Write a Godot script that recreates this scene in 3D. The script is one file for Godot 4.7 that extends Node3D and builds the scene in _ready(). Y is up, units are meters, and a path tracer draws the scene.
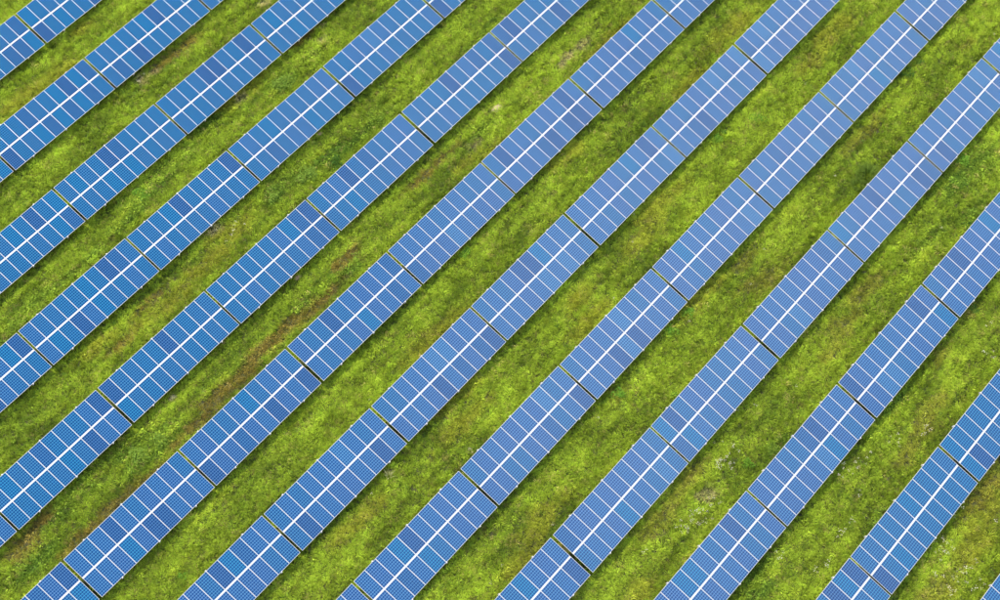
extends Node3D
# Solar farm in a meadow, seen from a drone.
# Rows run along ROW (unit vector a), lanes are crossed along ACR (unit vector c); s and o are metres along a and c.

const YAW := 0.750547
const TILT := 0.331613          # 19 degrees, low edge towards +c
const SLOPE_W := 3.44           # two courses of 1.65 m panels and the bright rail between them
const PERIOD := 10.22           # ten panels and the gap to the next table
const PITCH := 1.0045
const LOW_EDGE := 0.75
const PANEL := Vector3(0.994, 0.035, 1.678)

var ROW := Vector3(sin(YAW), 0, -cos(YAW))
var ACR := Vector3(cos(YAW), 0, sin(YAW))

var row_offset := [-91.692, -84.04, -76.447, -69.03, -61.374, -53.694, -46.067, -38.386, -30.756, -23.145, -15.44, -7.666]
var row_start := [44.57, 55.101, 55.398, 65.972, 66.377, 76.823, 77.017, 87.457, 87.606, 67.406, 57.453, 56.232]
var row_tables := [[-1, 0], [-1, 2], [-1, 2], [-1, 4], [-1, 5], [-1, 6], [-1, 5], [-1, 6], [-1, 5], [-1, 2], [-1, 1], [0, 0]]

# panels that stand out, read off the photograph: u = high course, d = low course, number counted from the left
# when one faces the table, V = dark indigo, v = somewhat darker, c = brighter cyan, l = paler
var odd_panels := {
	"0 0": "d9c d8v d7v u9v", "0 -1": "d0V d2c d5V u0c",
	"1 0": "u6V d3V d1v u5c", "1 1": "d0V d3c d4v d5c d6v d7c d8v u7V u9v u3v u8c u6c", "1 2": "d9c u9c",
	"2 -1": "u1c d2c", "2 0": "u8V u5V u4V d8v", "2 1": "u4V u5v d5c u1c d3c", "2 2": "u7V d9v d8c u9c u5c",
	"3 -1": "d0V", "3 0": "d0V u4l", "3 1": "d2v u3c d6c", "3 2": "u4V u9V u3c", "3 3": "u7V u8v d3V u5c d5c d1c", "3 4": "u9V d5V u8c",
	"4 -1": "u1V d5V u0v", "4 0": "u9v d9V u4V u7v", "4 1": "u3V u5v d2c", "4 2": "u9V u8v d9v d8v u7c", "4 3": "u5V u0V d0c", "4 4": "u9V u4v d7V d5c u1c", "4 5": "d8v",
	"5 -1": "d2v u1l", "5 0": "d5v u6c", "5 1": "u1V d4v d5V d7V u8V d8V", "5 2": "d4l d0v", "5 3": "u9v d8v u3V d5c", "5 4": "d6V d3v d9V d0V u5c", "5 5": "u3V d5V d6V d3c", "5 6": "u9V u7v d9c",
	"6 -1": "d0l u0v u2l", "6 0": "d3V d2v u9l u6l", "6 1": "u8V u6c d9l", "6 2": "u4V u5V u6c d7l d5l", "6 3": "d9V d8v d4V d6v u6l u5l", "6 4": "d8V d1V u6l", "6 5": "u5V u7v u6c",
	"7 -1": "d1v d0v", "7 0": "u3l d4c", "7 1": "u3v d6l d7v", "7 2": "d8l u2c", "7 3": "d5V d3V d4l u5l", "7 4": "d6v d9V u7l", "7 5": "u4V d2v u3c d4c", "7 6": "d6c d9c d4v",
	"8 -1": "d0v u1c", "8 0": "d1V u8l", "8 1": "u4V d8V d9v u0c", "8 2": "u8v d3l", "8 3": "u1V d0v u0c d1c", "8 4": "u0v d8l d4c", "8 5": "d9V u3v u6c",
	"9 -2": "d4v u3c", "9 -1": "u3V u2v u7c", "9 0": "u8V u0V d9c d3l d2l", "9 1": "u6V u5v d6c d5l", "9 2": "u7V u3c u2c",
	"10 -1": "d1V u0c d0c", "10 0": "d0V u5c d2c", "10 1": "u9V u7V u8c", "11 0": "",
}

var made := {}
var rng := RandomNumberGenerator.new()
var mat := {}
var land := FastNoiseLite.new()
var fine := FastNoiseLite.new()

func at(s: float, o: float, y := 0.0) -> Vector3:
	return ROW * s + ACR * o + Vector3(0, y, 0)

func ground_y(s: float, o: float) -> float:
	return 0.10 * land.get_noise_2d(s * 6.0, o * 6.0) + 0.05 * land.get_noise_2d(s * 40.0 + 300.0, o * 40.0)

func numbered(called: String) -> String:
	var n: int = made.get(called, 0)
	made[called] = n + 1
	return called if n == 0 else "%s_%03d" % [called, n]

func tag(o: Node, label: String, category: String, group := "", kind := "") -> void:
	if label: o.set_meta("label", label)
	if category: o.set_meta("category", category)
	if group: o.set_meta("group", group)
	if kind: o.set_meta("kind", kind)

func part(called: String, mesh: Mesh, material: Material, parent: Node, where := Transform3D.IDENTITY) -> MeshInstance3D:
	var m := MeshInstance3D.new()
	m.name = called
	m.mesh = mesh
	m.material_override = material
	m.transform = where
	parent.add_child(m, true)
	return m

func lin(r: float, g: float, b: float) -> Color:
	return Color(r, g, b).linear_to_srgb()

func tri(st: SurfaceTool, a: Vector3, b: Vector3, c: Vector3) -> void:
	st.add_vertex(a); st.add_vertex(b); st.add_vertex(c)

func quad(st: SurfaceTool, a: Vector3, b: Vector3, c: Vector3, d: Vector3) -> void:
	tri(st, a, b, c); tri(st, a, c, d)

func add_box(st: SurfaceTool, lo: Vector3, hi: Vector3) -> void:
	var v := []
	for i in 8:
		v.append(Vector3(hi.x if i & 1 else lo.x, hi.y if i & 2 else lo.y, hi.z if i & 4 else lo.z))
	for f in [[2, 3, 7, 6], [0, 4, 5, 1], [0, 1, 3, 2], [4, 6, 7, 5], [0, 2, 6, 4], [1, 5, 7, 3]]:
		quad(st, v[f[0]], v[f[3]], v[f[2]], v[f[1]])

func begin() -> SurfaceTool:
	var st := SurfaceTool.new()
	st.begin(Mesh.PRIMITIVE_TRIANGLES)
	st.set_smooth_group(-1)
	return st

func finish(st: SurfaceTool) -> ArrayMesh:
	st.generate_normals()
	return st.commit()

func box_mesh(lo: Vector3, hi: Vector3) -> ArrayMesh:
	var st := begin()
	add_box(st, lo, hi)
	return finish(st)

# worn, lush and flowering patches of the meadow: s, o, half length along the rows, half width, kind, strength
var patches := [
	[37.9, -64.0, 3.00, 0.70, "dry", 0.90],
	[34.3, -63.7, 3.00, 0.60, "dry", 0.90],
	[30.7, -63.9, 2.50, 0.50, "dry", 0.90],
	[41.7, -64.5, 2.00, 0.80, "dry", 0.90],
	[40.5, -65.3, 1.20, 0.60, "dry", 0.90],
	[43.5, -85.8, 2.00, 1.00, "dry", 0.90],
	[41.6, -85.7, 2.00, 0.80, "dry", 0.90],
	[47.9, -87.7, 1.20, 0.60, "dry", 0.90],
	[39.7, -86.2, 2.00, 0.80, "dry", 0.90],
	[56.7, -55.5, 1.60, 0.50, "dry", 0.90],
	[62.4, -50.1, 1.60, 0.60, "dry", 0.90],
	[60.4, -50.3, 1.20, 0.50, "dry", 0.90],
	[79.4, -47.9, 3.00, 1.00, "dry", 0.90],
	[72.9, -47.1, 2.50, 0.70, "dry", 0.90],
	[62.5, -41.9, 3.00, 0.80, "dry", 0.90],
	[59.2, -41.2, 2.50, 0.70, "dry", 0.90],
	[52.1, -73.5, 2.00, 0.70, "dry", 0.90],
	[50.0, -73.4, 1.50, 0.80, "dry", 0.90],
	[59.1, -54.2, 2.00, 0.80, "dry", 0.90],
	[46.2, -54.1, 2.50, 0.50, "dry", 0.90],
	[44.4, -47.3, 3.00, 0.80, "dry", 0.90],
	[42.3, -47.3, 2.00, 0.80, "dry", 0.90],
	[51.6, -39.7, 2.50, 0.70, "dry", 0.90],
	[52.4, -41.4, 1.50, 0.60, "dry", 0.90],
	[30.5, -44.7, 2.50, 0.70, "dry", 0.90],
	[30.1, -41.7, 2.50, 0.60, "dry", 0.90],
	[72.3, -45.5, 2.00, 0.60, "dry", 0.90],
	[84.4, -41.6, 3.00, 0.80, "dry", 0.90],
	[80.9, -41.1, 2.00, 0.70, "dry", 0.90],
	[69.8, -36.5, 3.00, 0.70, "dry", 0.90],
	[30.6, -68.2, 2.00, 0.40, "dry", 0.90],
	[28.5, -64.9, 2.00, 0.50, "dry", 0.90],
	[41.1, -43.0, 2.50, 0.70, "dry", 0.90],
	[39.6, -41.2, 2.50, 0.70, "dry", 0.90],
	[72.7, -54.6, 3.00, 0.60, "dry", 0.90],
	[37.5, -32.6, 2.50, 0.80, "dry", 0.90],
	[34.6, -31.8, 2.00, 0.80, "dry", 0.90],
	[57.7, -34.8, 2.50, 0.60, "dry", 0.90],
	[41.7, -29.3, 2.00, 0.60, "dry", 0.90],
	[56.6, -11.1, 2.50, 1.00, "dry", 0.90],
	[54.1, -10.3, 2.00, 1.00, "dry", 0.90],
	[51.8, -15.2, 2.00, 0.60, "dry", 0.90],
	[41.8, -22.9, 2.00, 0.80, "dry", 0.90],
	[37.8, -24.6, 2.00, 0.70, "dry", 0.90],
	[65.7, -21.0, 1.50, 0.60, "dry", 0.90],
	[44.7, -56.6, 1.60, 0.50, "brown", 0.80],
	[41.0, -55.4, 2.50, 0.50, "brown", 0.80],
	[38.1, -55.7, 2.50, 0.50, "brown", 0.80],
	[35.4, -55.8, 2.50, 0.50, "brown", 0.80],
	[32.7, -55.5, 2.50, 0.60, "brown", 0.80],
	[30.4, -55.6, 2.00, 0.60, "brown", 0.80],
	[28.3, -55.1, 2.00, 0.50, "brown", 0.80],
	[23.3, -54.3, 2.50, 0.70, "brown", 0.80],
	[20.8, -54.7, 2.50, 0.70, "brown", 0.80],
	[18.0, -54.8, 2.00, 0.60, "brown", 0.80],
	[15.0, -57.3, 1.50, 0.70, "brown", 0.80],
	[16.8, -57.9, 1.00, 0.50, "brown", 0.80],
	[77.6, -34.2, 2.20, 0.50, "brown", 0.40],
	[75.8, -34.2, 1.50, 0.50, "brown", 0.40],
	[62.3, -34.3, 1.60, 0.60, "brown", 0.40],
	[62.6, -32.2, 1.60, 0.80, "brown", 0.40],
	[60.9, -32.9, 1.00, 0.50, "brown", 0.40],
	[65.4, -26.4, 2.00, 0.70, "brown", 0.40],
	[62.4, -25.8, 2.00, 0.80, "brown", 0.40],
	[60.0, -25.4, 1.50, 0.60, "brown", 0.40],
	[60.2, -17.5, 2.00, 0.70, "brown", 0.40],
	[58.5, -17.2, 1.50, 0.60, "brown", 0.40],
	[56.4, -17.0, 1.50, 0.60, "brown", 0.40],
	[69.1, -19.7, 0.80, 0.50, "brown", 0.40],
	[64.4, -19.4, 1.00, 0.50, "brown", 0.40],
	[57.8, -11.8, 2.00, 0.80, "brown", 0.40],
	[59.2, -11.9, 1.50, 0.80, "brown", 0.40],
	[48.2, -34.4, 0.80, 0.40, "brown", 0.40],
	[55.6, -57.1, 2.00, 0.40, "brown", 0.80],
	[53.9, -57.1, 2.00, 0.40, "brown", 0.80],
	[48.5, -58.6, 1.00, 0.40, "brown", 0.80],
	[33.3, -64.9, 2.00, 0.30, "brown", 0.80],
	[29.4, -63.8, 1.50, 0.40, "brown", 0.80],
	[51.0, -80.2, 2.50, 0.50, "brown", 0.80],
	[48.9, -80.2, 1.80, 0.40, "brown", 0.80],
	[57.6, -73.5, 2.00, 0.40, "brown", 0.80],
	[46.0, -26.9, 2.00, 0.70, "brown", 0.40],
	[42.5, -26.6, 2.00, 0.70, "brown", 0.40],
	[49.7, -10.1, 2.00, 1.00, "brown", 0.40],
	[47.0, -13.5, 1.50, 0.80, "brown", 0.40],
	[34.5, -29.7, 2.00, 0.50, "brown", 0.80],
	[36.7, -30.3, 1.50, 0.50, "brown", 0.80],
	[86.2, -28.9, 1.00, 0.50, "brown", 0.40],
	[89.4, -32.9, 0.80, 0.40, "brown", 0.40],
	[24.7, -56.4, 2.20, 1.20, "lush", 0.90],
	[26.6, -56.3, 1.60, 0.80, "lush", 0.90],
	[18.4, -57.7, 2.50, 0.90, "lush", 0.90],
	[14.2, -56.0, 2.00, 0.90, "lush", 0.90],
	[48.5, -64.1, 1.60, 1.00, "lush", 0.90],
	[50.7, -63.3, 1.50, 0.70, "lush", 0.90],
	[45.5, -64.5, 1.20, 0.70, "lush", 0.90],
	[53.9, -71.6, 1.60, 1.00, "lush", 0.90],
	[56.6, -71.5, 2.00, 0.70, "lush", 0.90],
	[43.9, -55.9, 2.50, 0.90, "lush", 0.90],
	[40.6, -55.9, 2.00, 0.80, "lush", 0.90],
	[36.0, -55.6, 2.50, 0.70, "lush", 0.90],
	[33.3, -55.8, 2.00, 0.60, "lush", 0.90],
	[40.0, -72.0, 2.50, 0.80, "lush", 0.90],
	[37.5, -71.5, 2.00, 0.60, "lush", 0.90],
	[40.2, -75.5, 2.00, 0.50, "lush", 0.90],
	[27.3, -70.9, 3.00, 0.80, "lush", 0.90],
	[30.1, -70.8, 2.50, 0.60, "lush", 0.90],
	[32.6, -70.9, 2.00, 0.50, "lush", 0.90],
	[25.2, -69.5, 2.00, 0.50, "lush", 0.90],
	[68.0, -62.2, 2.20, 0.80, "lush", 0.90],
	[64.8, -62.1, 2.00, 0.60, "lush", 0.90],
	[61.0, -61.9, 2.50, 0.60, "lush", 0.90],
	[54.8, -63.4, 2.50, 0.70, "lush", 0.90],
	[50.5, -63.5, 2.50, 0.70, "lush", 0.90],
	[59.6, -56.6, 1.60, 0.60, "lush", 0.90],
	[70.7, -53.9, 2.00, 0.70, "lush", 0.90],
	[64.9, -53.2, 2.50, 0.60, "lush", 0.90],
	[59.1, -54.2, 2.00, 0.50, "lush", 0.90],
	[54.7, -34.9, 0.90, 0.50, "lush", 0.90],
	[56.5, -34.9, 1.00, 0.50, "lush", 0.90],
	[75.0, -23.6, 2.00, 1.00, "lush", 0.90],
	[72.1, -25.1, 2.00, 0.70, "lush", 0.90],
	[80.7, -25.9, 2.00, 1.20, "lush", 0.90],
	[58.7, -20.9, 2.00, 0.50, "lush", 0.90],
	[51.4, -15.7, 2.50, 0.50, "lush", 0.90],
	[42.6, -18.8, 2.00, 0.60, "lush", 0.90],
	[78.0, -26.4, 2.00, 0.50, "lush", 0.90],
	[43.4, -72.3, 2.00, 0.60, "lush", 0.90],
	[47.3, -73.6, 2.00, 0.70, "lush", 0.90],
	[34.5, -59.5, 2.00, 0.60, "lush", 0.90],
	[34.2, -61.2, 1.50, 0.50, "lush", 0.90],
	[43.7, -19.6, 1.50, 0.50, "lush", 0.90],
	[60.0, -19.8, 2.00, 0.50, "lush", 0.90],
	[51.5, -24.1, 1.20, 0.40, "lush", 0.90],
	[48.8, -12.8, 2.00, 0.50, "lush", 0.90],
	[47.0, -80.5, 0.70, 0.50, "straw", 0.95],
	[48.0, -80.2, 0.60, 0.40, "straw", 0.95],
	[69.3, -56.0, 0.90, 0.35, "straw", 0.95],
	[71.1, -56.0, 1.30, 0.40, "straw", 0.95],
	[68.4, -55.8, 0.40, 0.25, "straw", 0.95],
	[58.8, -72.3, 0.45, 0.30, "straw", 0.95],
	[59.8, -73.2, 0.50, 0.30, "straw", 0.95],
	[58.7, -78.5, 0.50, 0.40, "straw", 0.95],
	[62.0, -57.1, 0.35, 0.35, "straw", 0.95],
	[58.6, -56.1, 0.50, 0.35, "straw", 0.95],
	[58.0, -56.2, 0.35, 0.30, "straw", 0.95],
	[40.6, -65.8, 0.80, 0.50, "straw", 0.95],
	[51.2, -74.2, 0.70, 0.40, "straw", 0.95],
	[33.9, -42.5, 0.25, 0.25, "straw", 0.95],
	[45.7, -25.4, 0.70, 0.50, "straw", 0.95],
	[50.5, -73.0, 0.60, 0.40, "straw", 0.95],
	[28.8, -58.0, 0.35, 0.30, "straw", 0.95],
	[46.3, -92.5, 0.60, 0.30, "straw", 0.95],
	[82.1, -27.2, 3.00, 1.20, "bright", 0.80],
	[84.5, -43.1, 3.00, 1.00, "bright", 0.80],
	[69.9, -43.8, 3.00, 0.90, "bright", 0.80],
	[61.0, -41.7, 3.00, 0.80, "bright", 0.80],
	[50.7, -43.5, 3.00, 0.80, "bright", 0.80],
	[45.8, -49.5, 3.00, 0.70, "bright", 0.80],
	[37.2, -47.2, 3.00, 0.70, "bright", 0.80],
	[40.6, -33.4, 3.00, 0.70, "bright", 0.80],
	[31.4, -32.4, 3.00, 0.70, "bright", 0.80],
	[28.7, -45.7, 2.50, 0.60, "bright", 0.80],
	[80.7, -35.0, 2.50, 0.80, "bright", 0.80],
	[41.3, -81.0, 2.50, 0.60, "bright", 0.80],
	[38.4, -80.1, 2.50, 0.60, "bright", 0.80],
	[41.8, -85.1, 2.00, 0.60, "bright", 0.80],
	[50.4, -33.5, 3.00, 0.80, "bright", 0.80],
	[66.2, -29.7, 3.00, 0.80, "bright", 0.80],
	[69.3, -24.6, 2.50, 0.70, "bright", 0.80],
	[47.4, -68.8, 2.50, 0.60, "bright", 0.80],
	[42.3, -70.6, 2.00, 0.50, "bright", 0.80],
	[74.1, -38.6, 2.50, 0.70, "bright", 0.80],
	[45.0, -24.6, 1.20, 0.80, "flower", 1.00],
	[43.4, -24.8, 0.80, 0.50, "flower", 1.00],
	[48.6, -25.8, 1.00, 0.50, "flower", 1.00],
	[49.5, -27.0, 0.60, 0.40, "flower", 1.00],
	[53.2, -26.7, 0.40, 0.30, "flower", 1.00],
	[56.8, -18.1, 0.80, 0.40, "flower", 1.00],
	[58.5, -16.8, 0.70, 0.40, "flower", 1.00],
	[54.4, -18.9, 0.70, 0.40, "flower", 1.00],
	[53.2, -19.4, 0.80, 0.40, "flower", 1.00],
	[49.0, -18.4, 0.50, 0.25, "flower", 1.00],
	[49.3, -16.9, 0.70, 0.30, "flower", 1.00],
	[50.1, -17.0, 0.40, 0.25, "flower", 1.00],
	[52.1, -17.7, 0.30, 0.20, "flower", 1.00],
	[46.0, -16.7, 1.00, 0.35, "flower", 1.00],
	[54.9, -11.9, 0.60, 0.35, "flower", 1.00],
	[52.3, -11.5, 0.90, 0.60, "flower", 1.00],
	[50.6, -9.6, 1.20, 0.70, "flower", 1.00],
	[52.1, -9.8, 0.70, 0.50, "flower", 1.00],
	[55.9, -10.0, 0.50, 0.30, "flower", 1.00],
	[50.5, -10.6, 0.70, 0.50, "flower", 1.00],
	[68.4, -18.1, 0.50, 0.40, "flower", 1.00],
	[66.7, -16.8, 0.50, 0.50, "flower", 1.00],
	[45.6, -19.1, 0.60, 0.35, "flower", 1.00],
	[42.6, -25.4, 0.50, 0.30, "flower", 1.00],
	[40.2, -26.1, 0.50, 0.40, "flower", 1.00],
	[41.8, -64.6, 0.90, 0.35, "flower", 1.00],
	[40.9, -64.6, 0.60, 0.30, "flower", 1.00],
	[40.3, -65.7, 0.60, 0.30, "flower", 1.00],
	[40.1, -64.3, 0.20, 0.15, "flower", 1.00],
	[38.7, -39.5, 0.25, 0.20, "flower", 1.00],
	[47.0, -80.5, 0.70, 0.40, "flower", 1.00],
	[61.5, -27.2, 0.30, 0.15, "flower", 1.00],
	[38.7, -39.6, 0.15, 0.15, "flower", 1.00],
	[51.3, -8.2, 0.80, 0.50, "flower", 1.00],
	[47.4, -13.0, 0.40, 0.30, "flower", 1.00],
	[52.0, -27.6, 0.30, 0.20, "flower", 1.00],
	[37.2, -47.2, 0.10, 0.10, "flower", 1.00],
	[42.8, -28.5, 0.40, 0.20, "flower", 1.00],
	[53.4, -15.5, 0.30, 0.20, "flower", 1.00],
]

# larger weeds: s, o, radius, height, kind, label
var weeds := [
	[48.21, -63.84, 0.85, 0.75, "pale", "large pale bushy weed beside a darker bush in the lane"],
	[50.47, -63.11, 0.65, 0.60, "dark", "dark bush next to a larger pale bushy weed"],
	[45.26, -64.27, 0.50, 0.50, "pale", "low pale bush along the lane from a large pale bushy weed"],
	[53.64, -71.38, 0.85, 0.70, "pale", "grey green bush in the lane near tan straw spots"],
	[84.20, -34.81, 0.55, 0.50, "dark", "dark leafy weed under a low table edge facing yellow grass"],
	[85.61, -34.64, 0.35, 0.40, "dark", "small dark weed sprig touching a larger dark leafy weed"],
	[73.60, -41.15, 0.60, 0.35, "fresh", "spreading fresh green weed in the yellow green lane"],
	[69.94, -42.35, 0.50, 0.50, "fresh", "upright fresh green weed at a low table edge"],
	[70.93, -42.34, 0.30, 0.35, "dark", "little dark weed hugging an upright fresh green weed"],
	[54.43, -34.70, 0.55, 0.50, "fresh", "broad green weed, lower of two under a low table edge"],
	[56.31, -34.73, 0.50, 0.45, "fresh", "broad green weed close to the gap between two tables"],
	[48.18, -34.53, 0.50, 0.40, "fresh", "green weed with brown soil beside it at low edge"],
	[50.42, -31.66, 0.35, 0.35, "fresh", "small round green weed alone in mid lane"],
	[79.80, -27.12, 0.55, 0.50, "fresh", "green weed where a faint track leaves the table row"],
	[80.00, -27.76, 0.30, 0.40, "dark", "dark sprig behind the green weed at the faint track"],
	[74.18, -31.75, 0.90, 0.70, "feather", "tall feathery grass clump in the lane"],
	[72.96, -31.80, 0.50, 0.60, "feather", "short feathery tuft leaning on a tall feathery clump"],
	[74.97, -23.61, 0.50, 0.40, "dark", "dark weed in shade at a high table edge"],
	[50.42, -50.08, 0.45, 0.40, "fresh", "leafy weed at the low table edge beside a yellow lane"],
	[69.02, -19.60, 0.40, 0.30, "dark", "dark low weed on brown soil at a low edge"],
	[51.32, -23.91, 0.45, 0.30, "pale", "light green weed against a high table edge among flowers"],
	[49.33, -24.58, 0.40, 0.35, "fresh", "bright green weed near white flowers in mid lane"],
	[24.26, -56.30, 0.80, 0.45, "pale", "wide light green leafy bush in a dark green lane"],
	[25.77, -56.14, 0.60, 0.45, "pale", "light green bush adjoining a wide leafy bush"],
	[20.07, -47.83, 0.30, 0.30, "fresh", "tiny bright green weed in plain grass"],
	[49.86, -41.23, 0.18, 0.30, "dark", "single dark round plant in open bright grass"],
	[33.67, -42.33, 0.16, 0.55, "straw", "thin pale dry stalk plant at a low edge"],
	[38.47, -39.40, 0.12, 0.35, "straw", "tiny pale sprig beside a high table edge"],
	[39.22, -72.20, 0.70, 0.45, "fresh", "ragged leafy weed patch between two left rows"],
	[39.55, -74.73, 0.50, 0.40, "dark", "dark ragged weed up the lane from ragged leafy patch"],
]

var clods := [
	[62.08, -57.06, 0.32, "bare", "pale sandy bare spot in the grass lane"],
	[51.76, -65.89, 0.20, "stone", "small reddish brown earth mound at a low table edge"],
	[41.33, -58.15, 0.22, "stone", "brown earth mound beside a low table edge in green lane"],
	[34.08, -58.32, 0.13, "stone", "little brown clod near the gap of two tables"],
	[28.84, -57.89, 0.18, "bare", "tan clod under a low edge in the weedy lane"],
]

# ---------------------------------------------------------------- scene
func _ready() -> void:
	# camera
	var cam := Camera3D.new()
	cam.name = "camera"
	cam.transform = Transform3D(Basis(Vector3(0.99833213, -0.03167057, 0.04826938), Vector3(0.05773177, 0.54766629, -0.83470275), Vector3(0.0, 0.83609725, 0.54858126)), Vector3(0, 102.1165, 0))
	cam.fov = rad_to_deg(2.0 * atan(300.0 / 1736.65))
	cam.near = 0.5
	cam.far = 4000.0
	add_child(cam)
	cam.current = true
	# sky and exposure
	var sky_mat := ProceduralSkyMaterial.new()
	sky_mat.sky_top_color = lin(0.09, 0.22, 0.50)
	sky_mat.sky_horizon_color = lin(1.05, 1.03, 0.98)
	sky_mat.sky_curve = 0.5
	sky_mat.ground_bottom_color = Color(0.2, 0.25, 0.1)
	sky_mat.ground_horizon_color = Color(0.6, 0.62, 0.6)
	sky_mat.sun_angle_max = 0.0
	sky_mat.sky_cover = cloud_cover()
	var env := Environment.new()
	env.background_mode = Environment.BG_SKY
	env.sky = Sky.new()
	env.sky.sky_material = sky_mat
	env.tonemap_mode = Environment.TONE_MAPPER_LINEAR
	env.tonemap_exposure = 2.0
	env.sdfgi_enabled = true
	env.ssao_enabled = true
	env.ssil_enabled = true
	var we := WorldEnvironment.new()
	we.name = "daylight"
	we.environment = env
	add_child(we)
	# veiled sun, on the side of the high edges of the tables
	var sun := DirectionalLight3D.new()
	sun.name = "sun"
	sun.light_energy = 0.95
	sun.light_color = Color(1.0, 0.93, 0.82)
	sun.light_angular_distance = 5.0
	sun.shadow_enabled = true
	add_child(sun)
	sun.look_at_from_position(Vector3(-25.5, 75, -37.5), Vector3.ZERO)

	rng.seed = 20
	land.seed = 4
	land.frequency = 0.01
	fine.seed = 9
	fine.frequency = 0.01
	make_materials()
	make_shapes()
	make_ground()
	for r in row_tables.size():
		for k in range(row_tables[r][0], row_tables[r][1] + 1):
			solar_table(r, k)
	make_meadow()
	make_weeds()

func cloud_cover() -> ImageTexture:
	# scattered fair weather cloud, one layer over the whole sky
	var n := FastNoiseLite.new()
	n.seed = 20
	n.frequency = 1.0
	n.fractal_octaves = 4
	var w := 512
	var h := 256
	var img := Image.create(w, h, false, Image.FORMAT_RGBA8)
	for y in h / 2:
		var up := PI / 2 - (y + 0.5) / h * PI
		for x in w:
			var a := ((x + 0.5) / w - 0.25) * TAU
			var d := Vector3(cos(a) * cos(up), sin(up), sin(a) * cos(up))
			var q := d / (d.y + 0.25) * 1.1
			img.set_pixel(x, y, Color(1, 0.985, 0.96, 0.95 * smoothstep(-0.12, 0.42, n.get_noise_2d(q.x, q.z))))
	return ImageTexture.create_from_image(img)

# ---------------------------------------------------------------- materials
func cell_texture(seed_no: int, mottle: float, streak: float) -> ImageTexture:
	# sixty polycrystalline cells, pale backsheet between them, three fine busbars on each
	var r := RandomNumberGenerator.new()
	r.seed = seed_no
	var n := FastNoiseLite.new()
	n.seed = seed_no
	n.noise_type = FastNoiseLite.TYPE_CELLULAR
	n.cellular_return_type = FastNoiseLite.RETURN_CELL_VALUE
	n.frequency = 0.16
	var cw := 17
	var img := Image.create(cw * 6, cw * 10, false, Image.FORMAT_RGB8)
	for cy in 10:
		for cx in 6:
			var tone := 1.0 + r.randf_range(-1, 1) * mottle
			var warm := r.randf_range(-1, 1) * mottle
			for y in cw:
				for x in cw:
					var px := cx * cw + x
					var py := cy * cw + y
					var corner := mini(x, cw - 1 - x) + mini(y, cw - 1 - y)
					var c: Color
					if x < 1 or x > cw - 2 or y < 2 or y > cw - 2 or corner < 4:
						c = Color(1.0, 1.0, 1.0)
					else:
						var g := tone * (1.0 + 0.14 * n.get_noise_2d(px, py) + streak * n.get_noise_2d(px * 0.05 + 90.0, py * 1.3))
						c = Color(0.045 * g * (1.0 + warm), 0.21 * g, 0.42 * g)
						var soft := mini(mini(x - 1, cw - 2 - x), mini(y - 2, cw - 2 - y))
						if soft < 1: c = c.lerp(Color(1.0, 1.0, 1.0), 0.22)
						elif x % 6 == 3: c = c.lerp(Color(1.0, 1.0, 1.0), 0.06)
					img.set_pixel(px, py, c.clamp().linear_to_srgb())
	return ImageTexture.create_from_image(img)

func make_materials() -> void:
	var tex := [cell_texture(3, 0.05, 0.0), cell_texture(8, 0.08, 0.05), cell_texture(15, 0.06, 0.16)]
	# base colours of the glazed cells (linear); row tints also paint in sky reflection
	var cell_tint := {"n": Vector3(0.072, 0.178, 0.285), "m": Vector3(0.092, 0.180, 0.297), "p": Vector3(0.104, 0.172, 0.290), "q": Vector3(0.056, 0.180, 0.287),
		"V": Vector3(0.072, 0.134, 0.242), "v": Vector3(0.074, 0.154, 0.264), "c": Vector3(0.040, 0.190, 0.300), "l": Vector3(0.110, 0.212, 0.322)}
	for b in cell_tint:
		for t in 3:
			var m := StandardMaterial3D.new()
			m.albedo_texture = tex[t]
			var k: Vector3 = cell_tint[b] * Vector3(0.64, 0.97, 1.10)
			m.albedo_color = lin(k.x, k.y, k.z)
			m.roughness = 0.16
			m.metallic_specular = 0.5
			mat[b + str(t)] = m
	mat.frame = plain(Vector3(0.53, 0.52, 0.50), 0.42, 0.25)
	mat.rail = plain(Vector3(0.50, 0.50, 0.50), 0.5, 0.15)
	mat.steel = plain(Vector3(0.42, 0.42, 0.42), 0.5, 0.5)
	mat.back = plain(Vector3(0.7, 0.7, 0.7), 0.6, 0.0)
	for l in [["grass", 0.62, 0.8], ["leaf", 0.55, 0.8], ["petal", 0.7, 0.5]]:
		var g := StandardMaterial3D.new()
		g.vertex_color_use_as_albedo = true
		g.albedo_color = Color.WHITE
		g.roughness = l[1]
		g.metallic_specular = 0.12
		g.backlight_enabled = true
		g.backlight = Color(l[2], l[2], l[2])
		mat[l[0]] = g
	# soil and thatch under the grass
	var soil := StandardMaterial3D.new()
	var nt := NoiseTexture2D.new()
	nt.width = 512; nt.height = 512; nt.seamless = true
	var fn := FastNoiseLite.new()
	fn.seed = 5; fn.frequency = 0.02; fn.fractal_octaves = 5
	nt.noise = fn
	var ramp := Gradient.new()
	ramp.offsets = PackedFloat32Array([0.2, 0.45, 0.6, 0.85])
	ramp.colors = PackedColorArray([lin(0.025, 0.028, 0.010), lin(0.04, 0.045, 0.014), lin(0.05, 0.06, 0.016), lin(0.075, 0.07, 0.03)])
	nt.color_ramp = ramp
	soil.albedo_texture = nt
	soil.uv1_triplanar = true
	soil.uv1_world_triplanar = true
	soil.uv1_scale = Vector3(0.17, 0.17, 0.17)
	soil.roughness = 0.95
	mat.soil = soil
	mat.bare = plain(Vector3(0.30, 0.25, 0.14), 0.95, 0.0)
	mat.stone = plain(Vector3(0.33, 0.22, 0.13), 0.9, 0.0)

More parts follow.
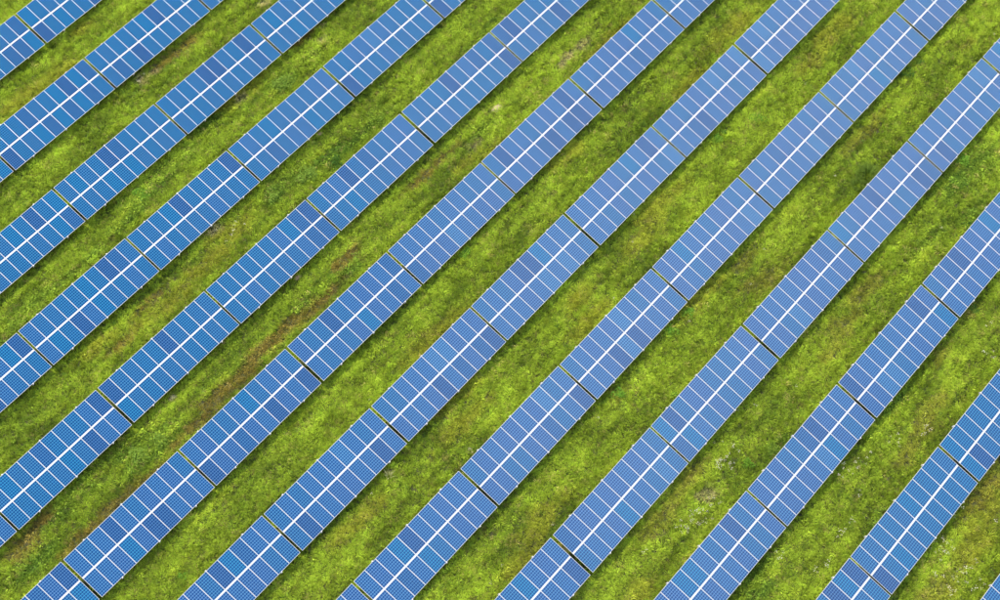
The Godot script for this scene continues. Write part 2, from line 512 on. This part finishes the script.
func plain(c: Vector3, rough: float, metal: float) -> StandardMaterial3D:
	var m := StandardMaterial3D.new()
	m.albedo_color = lin(c.x, c.y, c.z)
	m.roughness = rough
	m.metallic = metal
	return m

# ---------------------------------------------------------------- solar tables
var shape := {}

func make_shapes() -> void:
	var hx := PANEL.x / 2
	var hz := PANEL.z / 2
	var fw := 0.019
	# glazed face, 4 mm below the lip of the frame, with its texture laid out once over the panel
	var st := begin()
	var y := -0.004
	var a := [Vector3(-hx + fw, y, -hz + fw), Vector3(hx - fw, y, -hz + fw), Vector3(hx - fw, y, hz - fw), Vector3(-hx + fw, y, hz - fw)]
	var uv := [Vector2(0, 0), Vector2(1, 0), Vector2(1, 1), Vector2(0, 1)]
	for i in [0, 1, 2, 0, 2, 3]:
		st.set_uv(uv[i]); st.add_vertex(a[i])
	for v in a.size(): a[v] = a[v] - Vector3(0, 0.006, 0)
	for i in [0, 2, 1, 0, 3, 2]:
		st.set_uv(Vector2(0.001, 0.001)); st.add_vertex(a[i])
	shape.panel = finish(st)
	st = begin()
	add_box(st, Vector3(-hx, -PANEL.y, -hz), Vector3(-hx + fw, 0, hz))
	add_box(st, Vector3(hx - fw, -PANEL.y, -hz), Vector3(hx, 0, hz))
	add_box(st, Vector3(-hx + fw, -PANEL.y, -hz), Vector3(hx - fw, 0, -hz + fw))
	add_box(st, Vector3(-hx + fw, -PANEL.y, hz - fw), Vector3(hx - fw, 0, hz))
	shape.frame = finish(st)
	var half := (9 * PITCH + PANEL.x) / 2
	var gap := SLOPE_W - 2 * PANEL.z
	shape.rail = box_mesh(Vector3(-half, -0.10, -gap / 2 + 0.004), Vector3(half, -0.006, gap / 2 - 0.004))
	shape.purlin = box_mesh(Vector3(-half + 0.05, -0.10, -0.03), Vector3(half - 0.05, -PANEL.y - 0.002, 0.03))
	st = begin()
	var z0 := -SLOPE_W / 2 - 0.07
	add_box(st, Vector3(-0.035, -0.20, z0), Vector3(0.035, -0.103, -z0))
	shape.rafter = finish(st)
	st = begin()   # clip that holds the panel edge: a small tongue that laps over the frame
	add_box(st, Vector3(-0.04, -0.10, 0.004), Vector3(0.04, 0.012, 0.055))
	add_box(st, Vector3(-0.04, 0.003, -0.03), Vector3(0.04, 0.012, 0.004))
	shape.clip = finish(st)
	st = begin()   # driven C post, one metre tall, scaled to its height
	add_box(st, Vector3(-0.05, 0, -0.03), Vector3(0.05, 1, -0.024))
	add_box(st, Vector3(-0.05, 0, -0.024), Vector3(-0.044, 1, 0.03))
	add_box(st, Vector3(0.044, 0, -0.024), Vector3(0.05, 1, 0.03))
	shape.post = finish(st)

const ORDINAL := ["first", "second", "third", "fourth", "fifth", "sixth", "seventh", "eighth", "ninth", "tenth"]

func listed(a: Array) -> String:
	if a.size() == 1: return a[0]
	return ", ".join(PackedStringArray(a.slice(0, a.size() - 1))) + " and " + a[a.size() - 1]

func table_label(odd: Dictionary) -> String:
	# up to three dark panels, told by course and by place from the left as one faces the table; then a bright one if words are left
	var pick := {"u": [], "d": []}
	var count := 0
	for wanted in ["V", "v"]:
		for j in 10:
			for course in ["u", "d"]:
				if count < 3 and odd.get(course + str(j), "") == wanted:
					pick[course].append(j)
					count += 1
	var said := []
	for course in ["u", "d"]:
		if pick[course].is_empty(): continue
		pick[course].sort()
		var names := []
		for j in pick[course]: names.append(ORDINAL[j])
		said.append(listed(names) + (" in high course" if course == "u" else " in low course"))
	var brights := []
	for wanted in ["c", "l"]:
		for j in 10:
			for course in ["u", "d"]:
				if odd.get(course + str(j), "") == wanted:
					brights.append(ORDINAL[j] + (" in high course" if course == "u" else " in low course"))
	if said.is_empty():
		if brights.is_empty(): return "solar table of evenly blue panels, none darker than the rest"
		return "solar table without dark panels, brighter ones " + ", ".join(PackedStringArray(brights.slice(0, 2)))
	var label := "blue solar table, darker panels " + ", ".join(PackedStringArray(said))
	if label.split(" ").size() <= 11 and not brights.is_empty(): label += ", brighter one " + brights[0]
	if label.split(" ").size() > 16: label = label.replace("blue solar table, darker panels", "solar table, darker panels")
	return label

func solar_table(r: int, k: int) -> void:
	var key := "%d %d" % [r, k]
	var odd := {}
	for e in (odd_panels.get(key, "") as String).split(" ", false):
		odd[e.substr(0, 2)] = e.substr(2, 1)
	var mid_o: float = row_offset[r] + SLOPE_W * cos(TILT) / 2
	var mid_s: float = row_start[r] - (k + 0.5) * PERIOD + rng.randf_range(-0.03, 0.03)
	var mid_y := LOW_EDGE + SLOPE_W * sin(TILT) / 2 + rng.randf_range(-0.03, 0.03)
	var gy := ground_y(mid_s, mid_o)
	var root := Node3D.new()
	root.name = numbered("solar_table")
	root.position = at(mid_s, mid_o, gy)
	root.rotation.y = PI / 2 - YAW
	add_child(root)
	tag(root, table_label(odd), "solar array", "solar tables standing in rows in the meadow")
	# the tilted plane of the panels: x along the row, z down the slope
	var plane := Transform3D(Basis(Vector3.RIGHT, TILT + rng.randf_range(-0.008, 0.008)) * Basis(Vector3.BACK, rng.randf_range(-0.0012, 0.0012)), Vector3(0, mid_y - gy, 0))
	for course in ["u", "d"]:
		for j in 10:
			var zc := (PANEL.z / 2 + (SLOPE_W - 2 * PANEL.z) / 2) * (-1 if course == "u" else 1)
			var where := plane * Transform3D(Basis(Vector3.RIGHT, rng.randf_range(-0.003, 0.003)) * Basis(Vector3.BACK, rng.randf_range(-0.004, 0.004)), Vector3((j - 4.5) * PITCH, rng.randf_range(-0.002, 0.002), zc))
			var b: String = odd.get(course + str(j), ("qnqnq" if r in [0, 1, 2, 10, 11] else ("nqnmq" if r in [3, 4] else "npmpm"))[rng.randi() % 5])  # tint choice by row paints in how the sky reflection shifts across the field
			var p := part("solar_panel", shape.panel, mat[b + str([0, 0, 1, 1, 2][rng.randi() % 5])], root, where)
			if b == "V": p.set_meta("label", "darker indigo panel")
			elif b == "v": p.set_meta("label", "somewhat darker blue panel")
			elif b == "c": p.set_meta("label", "brighter cyan blue panel")
			part("frame", shape.frame, mat.frame, p)
	part("centre_rail", shape.rail, mat.rail, root, plane)
	for z in [-1.45, -0.45, 0.45, 1.45]:
		part("purlin", shape.purlin, mat.steel, root, plane * Transform3D(Basis.IDENTITY, Vector3(0, 0, z)))
	for x in [-3.27, 0.0, 3.27]:
		part("rafter", shape.rafter, mat.frame, root, plane * Transform3D(Basis.IDENTITY, Vector3(x, 0, 0)))
		for e in [-1, 1]:
			part("edge_clip", shape.clip, mat.frame, root, plane * Transform3D(Basis(Vector3.UP, 0.0 if e > 0 else PI), Vector3(x + 0.02, 0, e * SLOPE_W / 2)))
			var top := plane * Vector3(x, -0.16, e * 1.1)
			part("post", shape.post, mat.steel, root, Transform3D(Basis.from_scale(Vector3(1, top.y + 0.3, 1)), Vector3(top.x + 0.09, -0.3, top.z)))

# ---------------------------------------------------------------- ground and meadow
const X0 := -46.0
const Z0 := -106.0
const CELL := 0.25
const NX := 368
const NZ := 280
var layer := {}

func lines(lo: float, hi: float, step: float) -> PackedFloat32Array:
	var a := PackedFloat32Array([lo - 1900, lo - 700, lo - 250, lo - 90, lo - 30])
	var v := lo
	while v < hi + 0.001:
		a.append(v)
		v += step
	for d in [30, 90, 250, 700, 1900]: a.append(hi + d)
	return a

func make_ground() -> void:
	var xs := lines(X0, X0 + NX * CELL, 0.5)
	var zs := lines(Z0, Z0 + NZ * CELL, 0.5)
	var st := SurfaceTool.new()
	st.begin(Mesh.PRIMITIVE_TRIANGLES)
	for z in zs:
		for x in xs:
			var p := Vector3(x, 0, z)
			var inside: bool = x >= X0 and x <= X0 + NX * CELL and z >= Z0 and z <= Z0 + NZ * CELL
			st.add_vertex(Vector3(x, ground_y(p.dot(ROW), p.dot(ACR)) if inside else 0.0, z))
	var w := xs.size()
	for j in zs.size() - 1:
		for i in w - 1:
			var k := j * w + i
			for v in [k, k + 1, k + w + 1, k, k + w + 1, k + w]: st.add_index(v)
	st.generate_normals()
	var g := part("ground", st.commit(), mat.soil, self)
	tag(g, "meadow soil under the grass", "", "", "structure")

func paint_patches() -> void:
	for kind in ["dry", "brown", "lush", "straw", "bright", "flower"]:
		var a := PackedFloat32Array()
		a.resize(NX * NZ)
		layer[kind] = a
	for p in patches:
		var c := at(p[0], p[1])
		var reach: float = maxf(p[2], p[3]) * 1.7
		var a: PackedFloat32Array = layer[p[4]]
		for j in range(maxi(0, int((c.z - reach - Z0) / CELL)), mini(NZ, int((c.z + reach - Z0) / CELL) + 1)):
			for i in range(maxi(0, int((c.x - reach - X0) / CELL)), mini(NX, int((c.x + reach - X0) / CELL) + 1)):
				var q := Vector3(X0 + (i + 0.5) * CELL, 0, Z0 + (j + 0.5) * CELL) - c
				var d := sqrt(pow(q.dot(ROW) / p[2], 2) + pow(q.dot(ACR) / p[3], 2))
				d += 0.75 * fine.get_noise_2d((c.x + q.x) * 55.0, (c.z + q.z) * 55.0)
				var v: float = p[5] * (1.0 - smoothstep(0.55, 1.35, d))
				a[j * NX + i] = maxf(a[j * NX + i], v)
		layer[p[4]] = a

func blade(st: SurfaceTool, r: RandomNumberGenerator, spread: float, height: float, width: float, droop: float) -> void:
	var ang := r.randf() * TAU
	var root := Vector3(cos(ang), 0, sin(ang)) * spread * sqrt(r.randf())
	var h := height * r.randf_range(0.6, 1.15)
	var la := ang + r.randf_range(-1.2, 1.2)
	var lean := Vector3(cos(la), 0, sin(la)) * h * r.randf_range(0.25, 1.0) * droop
	var side := Vector3(-sin(la), 0, cos(la)) * width * r.randf_range(0.6, 1.3)
	var mid := root + Vector3(0, h * 0.62, 0) + lean * 0.4
	var tip := root + Vector3(0, h * r.randf_range(0.75, 1.0), 0) + lean
	root.y = -0.03
	quad(st, root - side * 0.7, root + side * 0.7, mid + side, mid - side)
	tri(st, mid - side, mid + side, tip)

func leafy(st: SurfaceTool, r: RandomNumberGenerator, spread: float, height: float, size: float) -> void:
	# one pointed leaf held out at a random height
	var ang := r.randf() * TAU
	var rad := spread * sqrt(r.randf())
	var p := Vector3(cos(ang) * rad, height * r.randf_range(0.15, 1.0) * (1.0 - 0.55 * pow(rad / spread, 2.0)), sin(ang) * rad)
	var la := ang + r.randf_range(-1.4, 1.4)
	var out := Vector3(cos(la), r.randf_range(-0.5, 0.6), sin(la)).normalized() * size * r.randf_range(0.6, 1.3)
	var side := out.cross(Vector3.UP).normalized() * out.length() * 0.36 + Vector3(0, r.randf_range(-0.3, 0.3) * size, 0)
	tri(st, p, p + out * 0.5 + side, p + out)
	tri(st, p, p + out, p + out * 0.5 - side)

func tuft_mesh(kind: String, seed_no: int) -> ArrayMesh:
	var r := RandomNumberGenerator.new()
	r.seed = seed_no
	var st := begin()
	match kind:
		"blades":
			for i in 26: blade(st, r, 0.10, 0.19, 0.008, 0.8)
		"long":
			for i in 24: blade(st, r, 0.10, 0.25, 0.008, 1.2)
		"leaves":
			for i in 26: leafy(st, r, 0.12, 0.18, 0.055)
		"flowers":
			for i in 3:
				var a := r.randf() * TAU
				var c := Vector3(cos(a), 0, sin(a)) * r.randf_range(0.02, 0.13) + Vector3(0, r.randf_range(0.24, 0.36), 0)
				var n := 7
				var rr := r.randf_range(0.018, 0.034)
				var tip := Vector3(r.randf_range(-0.3, 0.3), 0, r.randf_range(-0.3, 0.3))
				for q in n:
					var a0 := TAU * q / n
					var a1 := TAU * (q + 0.8) / n
					var e0 := Vector3(cos(a0), tip.x * cos(a0) + tip.z * sin(a0), sin(a0)) * rr
					var e1 := Vector3(cos(a1), tip.x * cos(a1) + tip.z * sin(a1), sin(a1)) * rr
					tri(st, c + Vector3(0, 0.012, 0), c + e1, c + e0)
	return finish(st)

func under_table(o: float) -> float:
	# how deep below a row this point lies (metres inside its footprint), negative outside
	var best := -99.0
	for f in row_offset:
		best = maxf(best, minf(o - f, f + SLOPE_W * cos(TILT) - o))
	return best

func make_meadow() -> void:
	paint_patches()
	var kinds := ["blades", "blades", "long", "leaves", "leaves"]
	var meshes := []
	var spots := []
	var tints := []
	for i in kinds.size():
		meshes.append(tuft_mesh(kinds[i], 40 + i))
		spots.append([])
		tints.append([])
	var flower_spots := []
	var r := RandomNumberGenerator.new()
	r.seed = 77
	var step := 0.122
	var z := -101.5
	while z < -39.5:
		var half := 31.0 + (-z - 42.0) * 0.155 + 3.0
		var x := -half
		while x < half:
			x += step
			var p := Vector3(x + r.randf_range(-0.5, 0.5) * step * 1.6, 0, z + r.randf_range(-0.5, 0.5) * step * 1.6)
			var s := p.dot(ROW)
			var o := p.dot(ACR)
			var deep := under_table(o)
			if deep > 0.5 and r.randf() < 0.8: continue
			var i := clampi(int((p.x - X0) / CELL + r.randf_range(-0.5, 0.5)), 0, NX - 1)
			var j := clampi(int((p.z - Z0) / CELL + r.randf_range(-0.5, 0.5)), 0, NZ - 1)
			var k := j * NX + i
			var dry: float = layer.dry[k]
			var brown: float = layer.brown[k]
			var lush: float = layer.lush[k]
			var straw: float = layer.straw[k]
			var bright: float = layer.bright[k]
			var flower: float = layer.flower[k]
			var n1 := land.get_noise_2d(p.x * 9.0, p.z * 9.0)
			var n2 := fine.get_noise_2d(s * 13.0, o * 130.0)
			var n4 := fine.get_noise_2d(p.x * 420.0, p.z * 420.0 + 200.0)
			# species mix: yellow green blades, mid green, dark green weeds, olive and dead stalks
			var c := Color(0.22, 0.31, 0.028)
			c = c.lerp(Color(0.34, 0.46, 0.04), clampf(0.42 + n1 * 0.6 + n2 * 0.6 + bright * 0.6, 0, 1))
			c = c.lerp(Color(0.085, 0.175, 0.024), clampf(-n1 * 0.5 - n2 * 0.6 - n4 * 0.3 + lush * 0.55 - bright * 0.3, 0, 1))
			c = c.lerp(Color(0.34, 0.34, 0.04), clampf(dry * 0.65 + maxf(0.0, n2 * 0.9 - 0.25), 0, 0.9))
			c = c.lerp(Color(0.27, 0.185, 0.045), clampf(brown * 0.95, 0, 1))
			c = c.lerp(Color(0.60, 0.50, 0.25), clampf(straw * r.randf_range(0.3, 0.9), 0, 1))
			var t := 1.12 + r.randf_range(-0.55, 0.42) + n2 * 0.28 + n4 * 0.55
			var dead := r.randf()
			if n4 < -0.2 and r.randf() < 0.7: continue
			if dead < 0.05: c = c.lerp(Color(0.32, 0.26, 0.09), 0.7)
			elif dead < 0.14: c = c.lerp(Color(0.07, 0.14, 0.025), 0.7)
			c = Color(c.r * t, c.g * t, c.b * t)
			var pick := 0
			var u := r.randf()
			if u < 0.06 + lush * 0.6 - straw: pick = 3 + r.randi() % 2
			elif u < 0.45 + 0.3 * n1: pick = 2
			else: pick = r.randi() % 2
			var big := r.randf_range(0.75, 1.25) * (1.0 + 0.9 * n4 + 0.15 * n2 + 0.35 * lush - 0.45 * maxf(brown, straw))
			var lean_a := land.get_noise_2d(s * 14.0 + 900.0, o * 30.0) * 5.0
			var lean := 0.25 + 0.5 * absf(fine.get_noise_2d(s * 30.0, o * 30.0 + 700.0))
			var b := Basis(Vector3(cos(lean_a), 0, sin(lean_a)), lean) * Basis(Vector3.UP, r.randf() * TAU)
			b = b.scaled(Vector3(big, big * r.randf_range(0.8, 1.15), big))
			spots[pick].append(Transform3D(b, Vector3(p.x, ground_y(s, o), p.z)))
			tints[pick].append(c)
			if flower > 0.25 and r.randf() < flower * 0.13:
				flower_spots.append(Transform3D(Basis(Vector3.UP, r.randf() * TAU).scaled(Vector3.ONE * r.randf_range(0.7, 1.3)), Vector3(p.x, ground_y(s, o), p.z)))
			elif r.randf() < 0.0005 and o > -45.0:
				flower_spots.append(Transform3D(Basis(Vector3.UP, r.randf() * TAU), Vector3(p.x, ground_y(s, o), p.z)))
		z += step
	var said := ["short yellow green meadow grass between the rows", "short green meadow grass between the rows", "long leaning meadow grass between the rows", "small leafy herbs among the meadow grass", "broad leaved herbs among the meadow grass"]
	var called := ["meadow_grass", "meadow_grass", "long_grass", "ground_herbs", "ground_herbs"]
	for i in kinds.size():
		scatter(called[i], meshes[i], mat.leaf if i > 2 else mat.grass, spots[i], tints[i], said[i], "herbs" if i > 2 else "grass")
	var white := []
	for f in flower_spots:
		var v := r.randf_range(0.36, 0.55)
		white.append(Color(v, v * r.randf_range(0.93, 1.0), v * r.randf_range(0.6, 0.85)))
	scatter("white_wildflowers", tuft_mesh("flowers", 60), mat.petal, flower_spots, white, "small white wildflower heads scattered in the grass", "flowers")
	print("tufts ", spots[0].size() + spots[1].size() + spots[2].size() + spots[3].size() + spots[4].size(), " flowers ", flower_spots.size())

func scatter(called: String, mesh: Mesh, material: Material, where: Array, tint: Array, label: String, category: String) -> void:
	var mm := MultiMesh.new()
	mm.transform_format = MultiMesh.TRANSFORM_3D
	mm.use_colors = true
	mesh.surface_set_material(0, material)
	mm.mesh = mesh
	mm.instance_count = where.size()
	for i in where.size():
		mm.set_instance_transform(i, where[i])
		mm.set_instance_color(i, tint[i])
	var n := MultiMeshInstance3D.new()
	n.name = numbered(called)
	n.multimesh = mm
	add_child(n)
	tag(n, label, category, "", "stuff")

func leaf_tone(c: Vector3, r: RandomNumberGenerator) -> Color:
	var t := r.randf_range(0.7, 1.3)
	return Color(c.x * t * r.randf_range(0.9, 1.1), c.y * t, c.z * t)

func make_weeds() -> void:
	var tone := {"pale": Vector3(0.17, 0.27, 0.04), "dark": Vector3(0.07, 0.15, 0.025), "fresh": Vector3(0.13, 0.27, 0.03), "feather": Vector3(0.14, 0.22, 0.035), "straw": Vector3(0.45, 0.45, 0.2)}
	var seed_no := 200
	for w in weeds:
		seed_no += 1
		var r := RandomNumberGenerator.new()
		r.seed = seed_no
		var root := Node3D.new()
		root.name = numbered("grass_clump" if w[4] == "feather" else "weed_plant")
		root.position = at(w[0], w[1], ground_y(w[0], w[1]))
		add_child(root)
		tag(root, w[5], "grass clump" if w[4] == "feather" else "weed", "larger weeds standing in the lanes")
		var st := begin()
		var n: int = clampi(int(420.0 * w[2] * w[2] / 0.3), 40, 900)
		if w[4] in ["feather", "straw"]:
			for i in n:
				st.set_color(leaf_tone(tone[w[4]], r))
				blade(st, r, w[2] * 0.8, w[3], 0.012, 0.9)
		else:
			# leaves in several uneven shoots, not one dome
			var shoots := clampi(int(w[2] * 16.0), 3, 14)
			for q in shoots:
				var a := r.randf() * TAU
				var d: float = w[2] * 0.75 * sqrt(r.randf())
				var c := Vector3(cos(a) * d, 0, sin(a) * d)
				var sub := begin()
				for i in n / shoots:
					sub.set_color(leaf_tone(tone[w[4]], r))
					leafy(sub, r, w[2] * 0.42, w[3] * r.randf_range(0.6, 1.1), 0.11)
				st.append_from(finish(sub), 0, Transform3D(Basis.IDENTITY, c))
		part("foliage", finish(st), mat.leaf, root)
		st = begin()
		st.set_color(leaf_tone(tone.dark, r))
		for i in 5:
			var a := TAU * i / 5.0
			var e := Vector3(cos(a) * w[2] * 0.4, w[3] * 0.6, sin(a) * w[2] * 0.4)
			var sd := Vector3(-sin(a), 0, cos(a)) * 0.008
			quad(st, Vector3(0, -0.05, 0) - sd, Vector3(0, -0.05, 0) + sd, e + sd, e - sd)
			quad(st, Vector3(0.008, -0.05, 0), Vector3(-0.008, -0.05, 0), e + Vector3(-0.008, 0, 0), e + Vector3(0.008, 0, 0))
		part("stem", finish(st), mat.leaf, root)
	for c in clods:
		seed_no += 1
		var r := RandomNumberGenerator.new()
		r.seed = seed_no
		var st := SurfaceTool.new()
		st.begin(Mesh.PRIMITIVE_TRIANGLES)
		var rings := 5
		var sides := 14
		for i in rings:
			for q in sides:
				var a := TAU * q / sides
				var f := float(i) / (rings - 1)
				var rad: float = c[2] * f * r.randf_range(0.8, 1.25)
				st.add_vertex(Vector3(cos(a) * rad * 1.5, c[2] * 0.4 * (1.0 - f * f) * r.randf_range(0.85, 1.1) - 0.03 * f, sin(a) * rad))
		for i in rings - 1:
			for q in sides:
				var k0 := i * sides + q
				var k1 := i * sides + (q + 1) % sides
				for v in [k0, k1, k1 + sides, k0, k1 + sides, k0 + sides]: st.add_index(v)
		st.generate_normals()
		var o := part(numbered("earth_clod"), st.commit(), mat[c[3]], self, Transform3D(Basis(Vector3.UP, PI / 2 - YAW), at(c[0], c[1], ground_y(c[0], c[1]) + 0.08)))
		tag(o, c[4], "soil", "earth clods in the grass")
